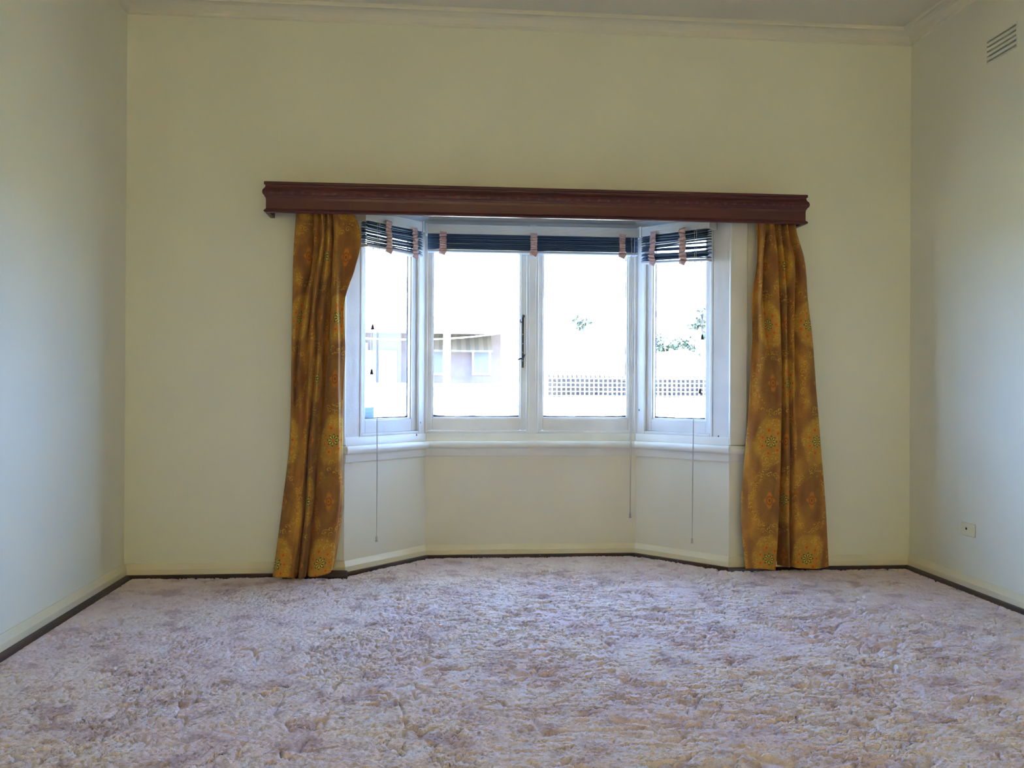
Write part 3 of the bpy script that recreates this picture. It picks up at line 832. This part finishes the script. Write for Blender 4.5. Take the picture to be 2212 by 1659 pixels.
def curtain(name, K, D, label, u0, v0, sref, hem, foot=0.0):
    zs = np.array([k[0] for k in K])[::-1]
    X = np.array([k[1] for k in K])[::-1]; Dp = np.array(D)[::-1]
    NZ, NS = 230, 13 * 12 + 1
    zz = np.linspace(zs[0], zs[-1], NZ)
    Xr = catmull(zs, X, zz); Dr = catmull(zs, Dp, zz)
    s = np.linspace(0, 13, NS)
    Xf = catmull(np.arange(14.), Xr.T, s).T
    Df = catmull(np.arange(14.), Dr.T, s).T
    Df = np.where(Df < -0.011, -0.022 + (Df + 0.011) * 0.9, 0.062 * np.clip((Df + 0.011) / 0.046, 0.0, 1.1) ** 0.62 - 0.022)
    # little creases
    ph = rng.uniform(0, 6.28, 8)
    S_, Z_ = np.meshgrid(s, zz)
    Df = Df + 0.0022 * np.sin(3.1 * S_ + 9 * Z_ + ph[0]) * np.sin(7 * Z_ + ph[1]) + 0.0014 * np.sin(5.3 * S_ - 17 * Z_ + ph[2])
    gather = np.clip((Z_ - 1.60) / 0.12, 0, 1)
    Df = Df + gather * 0.005 * np.sin(S_ * 6.0 + 25 * Z_) 
    hz = hem(S_ / 13)
    fall = np.exp(-(Z_ - zs[0]) / 0.10)
    Zf = Z_ + hz * fall
    Yf = -0.066 - Df - foot * np.clip((0.34 - Z_) / 0.30, 0, 1) ** 1.3
    # u from arc length at waist height
    arc = np.concatenate([np.zeros((NZ, 1)), np.cumsum(np.hypot(np.diff(Xf, axis=1), np.diff(Yf, axis=1)), axis=1)], 1)
    arc = arc - arc[:, [int(sref * 12)]]
    verts = np.stack([Xf.ravel(), Yf.ravel(), Zf.ravel()], 1)
    faces = []
    idx = np.arange(NZ * NS).reshape(NZ, NS)
    q = np.stack([idx[:-1, :-1].ravel(), idx[:-1, 1:].ravel(), idx[1:, 1:].ravel(), idx[1:, :-1].ravel()], 1)
    o = mobj(name, verts.tolist(), q.tolist(), M['curtain'], None, True)
    uvl = o.data.uv_layers.new(name='UVMap')
    li = np.empty(len(o.data.loops), np.int32); o.data.loops.foreach_get('vertex_index', li)
    U = arc.ravel() - u0
    V = Z_.ravel() - v0
    uvl.data.foreach_set('uv', np.stack([U[li], V[li]], 1).astype(np.float32).ravel())
    sd = o.modifiers.new('s', 'SOLIDIFY'); sd.thickness = 0.0022; sd.offset = 0
    tag(o, label, 'curtain', 'floral curtains')
    return o, arc, s
cl, al, sl = curtain('curtain', LK, LD, 'mustard floral curtain bunched outward at the top, over the dark floor rail', 0.0, 0.370, 6.6, lambda f: 0.045 * np.clip((f - 0.72) / 0.28, 0, 1) ** 1.2 + 0.004 * np.sin(9 * f), 0.045)
cr, ar, sr = curtain('curtain', RK, RD, 'mustard floral curtain hanging straight, the one nearer the wall plate', 0.0, 0.643, 3.4, lambda f: 0.004 * np.sin(12 * f) + 0.006 * f)

# =================================================================== SMALL THINGS
# dark rounded floor rail behind the left curtain hem
lr_ = MB(); seg = 14; r = 0.0235
pr = [(-0.0125, 1.0)] 
xs = [(-1.10, 1), (-0.835, 1), (-0.822, 0.985), (-0.814, 0.94), (-0.809, 0.84), (-0.807, 0.66)]
for x, k_ in xs:
    for j in range(seg):
        th = 2 * math.pi * j / seg
        lr_.v.append((x, -0.071 + r * k_ * math.cos(th) + 0.0, 0.0 + r + r * k_ * math.sin(th)))
for i in range(len(xs) - 1):
    for j in range(seg):
        j2 = (j + 1) % seg; lr_.f.append((i*seg + j, i*seg + j2, (i+1)*seg + j2, (i+1)*seg + j))
lr_.f.append(tuple(range(seg))); lr_.f.append(tuple((len(xs)-1)*seg + j for j in range(seg)))
o = lr_.build('floor_rail', M['darkwood'], None, True)
tag(o, 'dark brown rounded timber rail lying behind the hem of the left curtain', 'rail')
# vent
vt = empty('wall_vent', (XR, (VY0 + VY1) / 2, VZ0), 'painted plaster wall vent with five horizontal slots near the ceiling', 'vent')
MB().box(XR + 0.066, XR + 0.0695, VY0 + 0.001, VY1 - 0.001, VZ0 + 0.001, VZ1 - 0.001).build('back_plate', M['wall'], vt)
pitch = 0.0208; z0 = VZ0 + 0.001
for yy in ((VY0 + 0.0005, VY0 + 0.006), (VY1 - 0.006, VY1 - 0.0005)):
    MB().box(XR - 0.0015, XR + 0.035, yy[0], yy[1], VZ0 + 0.0005, VZ1 - 0.0005).build('side_strip', M['wall'], vt)
ce_ = VZ0 + 0.0060
for k in range(6):
    if k == 0: a, b = VZ0 + 0.0005, ce_
    else: a, b = ce_ + (k - 1) * 0.0208 + 0.0080, ce_ + k * 0.0208
    b = min(b, VZ1 - 0.0005)
    mb = MB()
    y0, y1 = VY0 + 0.006, VY1 - 0.006
    lo = a - (0.006 if k else 0)
    mb.v += [(XR - 0.0015, y0, a), (XR - 0.0015, y0, b), (XR + 0.03, y0, b + 0.0), (XR + 0.03, y0, a), (XR - 0.0015, y1, a), (XR - 0.0015, y1, b), (XR + 0.03, y1, b), (XR + 0.03, y1, a)]
    mb.f += [(0, 1, 2, 3), (7, 6, 5, 4), (0, 4, 5, 1), (1, 5, 6, 2), (2, 6, 7, 3), (3, 7, 4, 0)]
    mb.build('louvre', M['wall'], vt, bevel=0.0012)
# wall plate
wp = empty('wall_plate', (XR, -0.485, 0.25), 'square ivory wall plate with a dark cable hole low on the side wall', 'wall plate')
MB().box(XR - 0.007, XR, -0.536, -0.434, 0.249, 0.307).build('plate', M['plate'], wp, bevel=0.003)
def disc(x, y, zc, r, th, nm, mat):
    mb = MB(); n = 16
    for xx in (x, x - th):
        mb.v += [(xx, y + r * math.cos(2*math.pi*k/n), zc + r * math.sin(2*math.pi*k/n)) for k in range(n)]
    mb.f.append(tuple(range(n))); mb.f.append(tuple(range(n, 2*n)))
    for k in range(n): mb.f.append((k, (k+1) % n, n + (k+1) % n, n + k))
    return mb.build(nm, mat, wp)
disc(XR - 0.0068, -0.478, 0.281, 0.0058, 0.0006, 'cable_hole', M['black'])
for y in (-0.446, -0.520): disc(XR - 0.0065, y, 0.280, 0.0026, 0.0012, 'screw', M['plate'])

# =================================================================== CARPET PILE
def vnoise(x, y, seed):
    r_ = np.random.default_rng(seed); N = 256; tab = r_.random((N, N))
    xi = np.floor(x).astype(int); yi = np.floor(y).astype(int); fx = x - xi; fy = y - yi
    fx = fx*fx*(3-2*fx); fy = fy*fy*(3-2*fy)
    a = tab[xi % N, yi % N]; b = tab[(xi+1) % N, yi % N]; c = tab[xi % N, (yi+1) % N]; d = tab[(xi+1) % N, (yi+1) % N]
    return (a*(1-fx) + b*fx)*(1-fy) + (c*(1-fx) + d*fx)*fy
def fbm(x, y, seed, o=3):
    s_, a_, t_ = 0, 1.0, 0
    for i in range(o):
        s_ = s_ + a_*vnoise(x*2**i + 17.3*i, y*2**i + 5.1*i, seed + i); t_ += a_; a_ *= 0.5
    return s_ / t_
ys_ = [-2.75]
while ys_[-1] < BY - 0.04:
    ys_.append(ys_[-1] + 0.0031 + 0.0018 * np.clip((ys_[-1] + 2.2) / 2.4, 0, 1))
ys_ = np.array(ys_); xs_ = np.arange(XL + 0.044, XR - 0.044, 0.0040)
GXI, GYI = np.meshgrid(xs_, ys_)
gx = GXI + rng.uniform(-.3, .3, GXI.shape)*0.004; gy = GYI + rng.uniform(-.3, .3, GXI.shape)*0.0036
mg = 0.046
k_ = (BX1 - BX0) / BY
bx_l = BX0 + k_*np.clip(gy, -1, BY) + mg*math.hypot(1, k_); bx_r = BX3 - k_*np.clip(gy, -1, BY) - mg*math.hypot(1, k_)
keep = (gy < -mg) | ((gx > bx_l) & (gx < bx_r) & (gy < BY - mg))
wx = gx + 0.05*(fbm(gx*9, gy*9, 3) - .5); wy = gy + 0.05*(fbm(gx*9, gy*9, 8) - .5)
ang = 0.60*np.clip((-0.25 - gx)/1.1, 0, 1)            # pile runs askew on the left
ax = wx*np.cos(ang) + wy*np.sin(ang); ay = -wx*np.sin(ang) + wy*np.cos(ang)
f1 = fbm(ax*3.2 + 40, ay*7.5 + 40, 21, 2); f2_ = fbm(ax*9 + 90, ay*20 + 10, 31, 2); f3 = fbm(ax*22 + 9, ay*52 + 70, 131, 2)
m1 = fbm(gx*5 + 3, gy*5 + 60, 41, 2); m2 = fbm(gx*8 + 30, gy*11 + 6, 51, 2); m3 = fbm(gx*3 + 13, gy*3 + 26, 151, 2)
def lines(f, mask, wdt, thr):
    return np.clip(1.3 - np.abs(f - 0.5) / wdt, 0, 1) * np.clip((mask - thr)*14, 0, 1)
near = np.clip((0.2 - gx*0.0 - gy)/1.6, 0.25, 1)
carve = np.maximum(np.maximum(lines(f1, m1, 0.016, 0.46), lines(f2_, m2, 0.030, 0.49)), 0.85*lines(f3, m3, 0.050, 0.40 + 0.12*np.clip((-0.2 - gx), 0, 1)))
def cells(x, y, c, seed):
    r_ = np.random.default_rng(seed); N_ = 512; jx = r_.random((N_, N_)); jy = r_.random((N_, N_)); hh = r_.random((N_, N_))
    X_, Y_ = x/c, y/c; xi = np.floor(X_).astype(int); yi = np.floor(Y_).astype(int)
    best = np.full(x.shape, 9.0); hb = np.zeros(x.shape)
    for a in (-1, 0, 1):
        for b in (-1, 0, 1):
            I = (xi + a) % N_; J = (yi + b) % N_
            d = (X_ - xi - a - jx[I, J])**2 + (Y_ - yi - b - jy[I, J])**2
            mkk = d < best; best = np.where(mkk, d, best); hb = np.where(mkk, hh[I, J], hb)
    return np.sqrt(best), hb
d1, hb = cells(gx, gy*0.9, 0.0068, 5)
low = fbm(ax*24 + 7, ay*52, 71, 2)
und = fbm(gx*5 + 1, gy*5 + 2, 171, 2)
hgt = 0.0165 + 0.004*(und - .5) + 0.0080*(low - .5) + 0.0040*(hb - .5) - 0.0065*np.clip(d1 - 0.25, 0, 1) + rng.normal(0, 0.00055, gx.shape)
hgt = hgt - carve*0.0150
edge = np.minimum(np.minimum(gx - XL - 0.044, XR - 0.044 - gx), 0.05)
ed = np.where(gy < -mg, np.minimum(np.minimum(gx - XL - 0.044, XR - 0.044 - gx), np.where((gx < BX0) | (gx > BX3), -mg - gy, 1.0)),
              np.minimum(np.minimum(gx - bx_l, bx_r - gx), BY - mg - gy))
hgt = np.clip(hgt, 0.0015, 0.025)
hgt = np.minimum(hgt, 0.0085 + 0.6*np.clip(ed, 0, 0.03) + 0.002*rng.random(gx.shape))
idx = np.arange(gx.size).reshape(gx.shape)
q = np.stack([idx[:-1, :-1], idx[:-1, 1:], idx[1:, 1:], idx[1:, :-1]], -1).reshape(-1, 4)
kq = keep.ravel()[q].all(1); q = q[kq]
used = np.zeros(gx.size, bool); used[q.ravel()] = True
remap = np.cumsum(used) - 1
V_ = np.stack([gx.ravel(), gy.ravel(), hgt.ravel()], 1)[used].astype(np.float32); q = remap[q].astype(np.int32)
me = bpy.data.meshes.new('carpet_pile')
me.vertices.add(len(V_)); me.vertices.foreach_set('co', V_.ravel())
me.loops.add(q.size); me.loops.foreach_set('vertex_index', q.ravel())
me.polygons.add(len(q)); me.polygons.foreach_set('loop_start', np.arange(0, q.size, 4, dtype=np.int32))
me.polygons.foreach_set('use_smooth', np.ones(len(q), bool))
me.update(calc_edges=True)
me.materials.append(M['carpet'])
cp = bpy.data.objects.new('carpet_pile', me); COL.objects.link(cp)
tag(cp, 'mottled pinkish beige sculpted carpet pile covering the whole floor', 'carpet', kind='stuff')

# =================================================================== OUTSIDE
X = {}
X['ground'] = paint('street_ground', (0.15, 0.145, 0.09), (0.18, 0.17, 0.11), 0.9, 1.5)
X['brick'] = paint('pink_brick', (0.20, 0.15, 0.135), (0.18, 0.135, 0.12), 0.9, 8.0)
X['roof'] = paint('pale_roof_tiles', (0.55, 0.52, 0.50), (0.48, 0.45, 0.43), 0.8, 3.0)
X['fascia'] = paint('fascia_board', (0.11, 0.08, 0.072), None, 0.6)
X['white'] = paint('white_timber', (0.85, 0.85, 0.83), None, 0.5)
X['awnA'] = paint('awning_cream', (0.19, 0.165, 0.13), None, 0.7)
X['awnB'] = paint('awning_fawn', (0.135, 0.115, 0.09), None, 0.7)
X['shade'] = paint('curtained_pane', (0.12, 0.125, 0.115), (0.13, 0.135, 0.125), 0.3, 2.0)
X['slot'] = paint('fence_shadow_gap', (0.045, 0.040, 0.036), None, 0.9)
X['leaf'] = paint('tree_leaf', (0.042, 0.056, 0.034), (0.055, 0.072, 0.044), 0.6, 2.0)
X['bark'] = paint('tree_bark', (0.16, 0.13, 0.11), None, 0.9)
GZ = -0.55
gr = MB().box(-60, 60, 0.62, 90, GZ - 0.1, GZ).box(-60, 60, -60, YB - 0.15, GZ - 0.1, GZ).build('ground', X['ground'])
struct(gr, 'sunlit pale street and lawns outside the window', 'ground')
# house over the road
hs = empty('house', (-2.2, 13.5, GZ), 'bleached house over the road with striped awning and verandah', 'house')
MB().box(-6.5, 0.90, 13.4, 20, GZ, 2.05).build('wall', X['brick'], hs)
rf = MB(); e0, e1, yA, yB_, ze, zr = -7.2, 1.6, 12.0, 20.6, 1.95, 4.3
rf.v += [(e0, yA, ze), (e1, yA, ze), (e1, yB_, ze), (e0, yB_, ze), (e0 + 3.2, 15.8, zr), (e1 - 3.2, 15.8, zr)]
rf.f += [(0, 1, 5, 4), (1, 2, 5), (2, 3, 4, 5), (3, 0, 4), (0, 3, 2, 1)]
rf.build('roof', X['roof'], hs)
MB().box(e0, e1, 11.97, 12.02, 1.87, 1.96).build('fascia', X['fascia'], hs)
for x in (-5.2, -2.6, -0.20, 1.45):
    MB().box(x - 0.07, x + 0.07, 12.10, 12.24, GZ, 1.90).build('verandah_post', X['white'], hs)
aw = empty('awning', (0, 0, 0)); adopt(aw, hs)
ax0, ax1, nst = -0.52, 0.70, 14
for k in range(nst):
    xa = ax0 + (ax1 - ax0) * k / nst; xb = ax0 + (ax1 - ax0) * (k + 1) / nst
    mb = MB(); mb.v += [(xa, 13.35, 1.93), (xb, 13.35, 1.93), (xb, 12.75, 1.60), (xa, 12.75, 1.60), (xa, 13.35, 1.90), (xb, 13.35, 1.90), (xb, 12.74, 1.56), (xa, 12.74, 1.56)]
    mb.f += [(0, 1, 2, 3), (7, 6, 5, 4), (0, 4, 5, 1), (1, 5, 6, 2), (2, 6, 7, 3), (3, 7, 4, 0)]
    adopt(mb.build('awning_stripe', X['awnA'] if k % 2 else X['awnB']), aw)
for x0, x1 in ((-0.45, -0.22), (0.36, 0.66), (-2.4, -1.8)):
    wn = MB().box(x0 - 0.04, x1 + 0.04, 13.34, 13.42, 1.12, 1.75).build('window_frame', X['white'], hs)
    adopt(MB().box(x0, x1, 13.325, 13.342, 1.16, 1.72).build('pane', X['shade']), wn)
# verandah balustrade
bl = MB().box(-6.4, 1.4, 12.06, 12.21, GZ, 0.95).build('balustrade_wall', X['white'], hs)
for k in range(2):
    x = -1.75 + 0.42 * k
    wn = MB().box(x - 0.2, x + 0.15, 13.33, 13.42, 0.95, 1.60).build('window_frame', X['white'], hs)
# white picket screen fence
fe = empty('picket_fence', (2.6, 9.0, GZ), 'white slotted screen fence across the garden', 'fence')
MB().box(-1.0, 6.2, 8.95, 9.12, GZ, 0.74).build('base_wall', X['white'], fe)
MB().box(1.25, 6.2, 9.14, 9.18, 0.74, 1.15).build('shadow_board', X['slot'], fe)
pk0 = None
for k in range(68):
    x = 1.3 + k * 0.072
    if pk0 is None:
        pk0 = MB().box(-0.007, 0.007, -0.02, 0.02, 0, 0.44).build('picket', X['white']); pk = pk0
    else:
        pk = pk0.copy(); COL.objects.link(pk)
    pk.parent = fe; pk.matrix_parent_inverse = Matrix.Translation(fe.location).inverted(); pk.location = (x, 9.06, 0.74)
for k in range(7):
    MB().box(1.25, 6.2, 9.00, 9.05, 0.755 + k * 0.066, 0.767 + k * 0.066).build('rail', X['white'], fe)
# gabled shed behind
gh = empty('garden_shed', (6.8, 21, GZ), 'white gabled outbuilding behind the slotted fence', 'shed')
MB().box(5.7, 7.6, 20, 24, GZ, 1.40).build('wall', X['white'], gh)
g_ = MB(); g_.v += [(5.5, 19.8, 1.40), (7.8, 19.8, 1.40), (6.6, 19.8, 1.98), (5.5, 24.2, 1.40), (7.8, 24.2, 1.40), (6.6, 24.2, 1.98)]
g_.f += [(0, 1, 2), (5, 4, 3), (0, 2, 5, 3), (2, 1, 4, 5), (0, 3, 4, 1)]
g_.build('roof', X['white'], gh)
# trees
def tree(x, y, zc, rx, rz, n, label, seed, ls=0.16):
    r_ = random.Random(seed)
    t = empty('tree', (x, y, GZ), label, 'tree', 'trees beyond the street')
    MB().tube([(x, y, GZ), (x + 0.1, y, zc * 0.5), (x + 0.05, y, zc)], [0.16, 0.12, 0.06], 8).build('trunk', X['bark'], t, True)
    for k in range(5):
        a = r_.uniform(0, 6.28); MB().tube([(x, y, zc - rz * 0.6), (x + math.cos(a) * rx * .6, y + math.sin(a) * rx * .6, zc + rz * r_.uniform(-.2, .5))], [0.05, 0.02], 6).build('branch', X['bark'], t, True)
    lb = MB(); cl_ = [(r_.gauss(0, .42) * rx, r_.gauss(0, .42) * rx, r_.gauss(0, .40) * rz) for _ in range(16)]
    for k in range(n):
        c = cl_[r_.randrange(16)]
        p = Vector((x + c[0] + r_.gauss(0, .17) * rx, y + c[1] + r_.gauss(0, .17) * rx, zc + c[2] + r_.gauss(0, .17) * rz))
        a = Vector((r_.gauss(0, 1), r_.gauss(0, 1), r_.gauss(0, 1))).normalized() * ls; b = a.cross(Vector((r_.gauss(0, 1), r_.gauss(0, 1), r_.gauss(0, 1)))).normalized() * ls * .5
        lb.poly([tuple(p - a), tuple(p + b), tuple(p + a), tuple(p - b)])
    fo = mobj('foliage', lb.v, lb.f, X['leaf'], t); fo['kind'] = 'stuff'
tree(8.9, 30, 2.35, 0.95, 0.75, 1500, 'broad pale tree above the slotted fence', 1, 0.10)
tree(8.7, 25, 3.30, 0.55, 0.45, 260, 'thin leafy tree top right of the shed gable', 2, 0.10)
tree(7.1, 40, 4.25, 0.42, 0.40, 260, 'small far tree top seen through the middle pane', 3, 0.11)
tree(10.5, 33, 2.1, 0.9, 0.6, 600, 'low bushy tree right behind the shed', 4, 0.11)
# overhead cable
cp_ = []
for k in range(25):
    t = k / 24; cp_.append((1.0 - 6.0 * t, 11.955 - 10.76 * t, 1.92 + 0.06 * t - 1.70 * t * (1 - t)))
cb = MB().tube(cp_, 0.012, 5).build('overhead_cable', X['white'], None, True)
tag(cb, 'thin white overhead cable strung to the house over the road', 'cable')

# light portals on the three window openings (sampling guides only)
for fr, L in ((FL, LL), (FC, LC), (FR, LR)):
    ld = bpy.data.lights.new('window_portal', 'AREA'); ld.shape = 'RECTANGLE'; ld.size = L - 0.05; ld.size_y = 1.05
    ld.cycles.is_portal = True
    o = bpy.data.objects.new('window_portal', ld); COL.objects.link(o)
    c = Vector(fr(L / 2, -0.075, 1.18)); nrm = Vector(fr(0, 1, 0)) - Vector(fr(0, 0, 0))
    o.location = c; o.rotation_euler = nrm.to_track_quat('-Z', 'Y').to_euler()
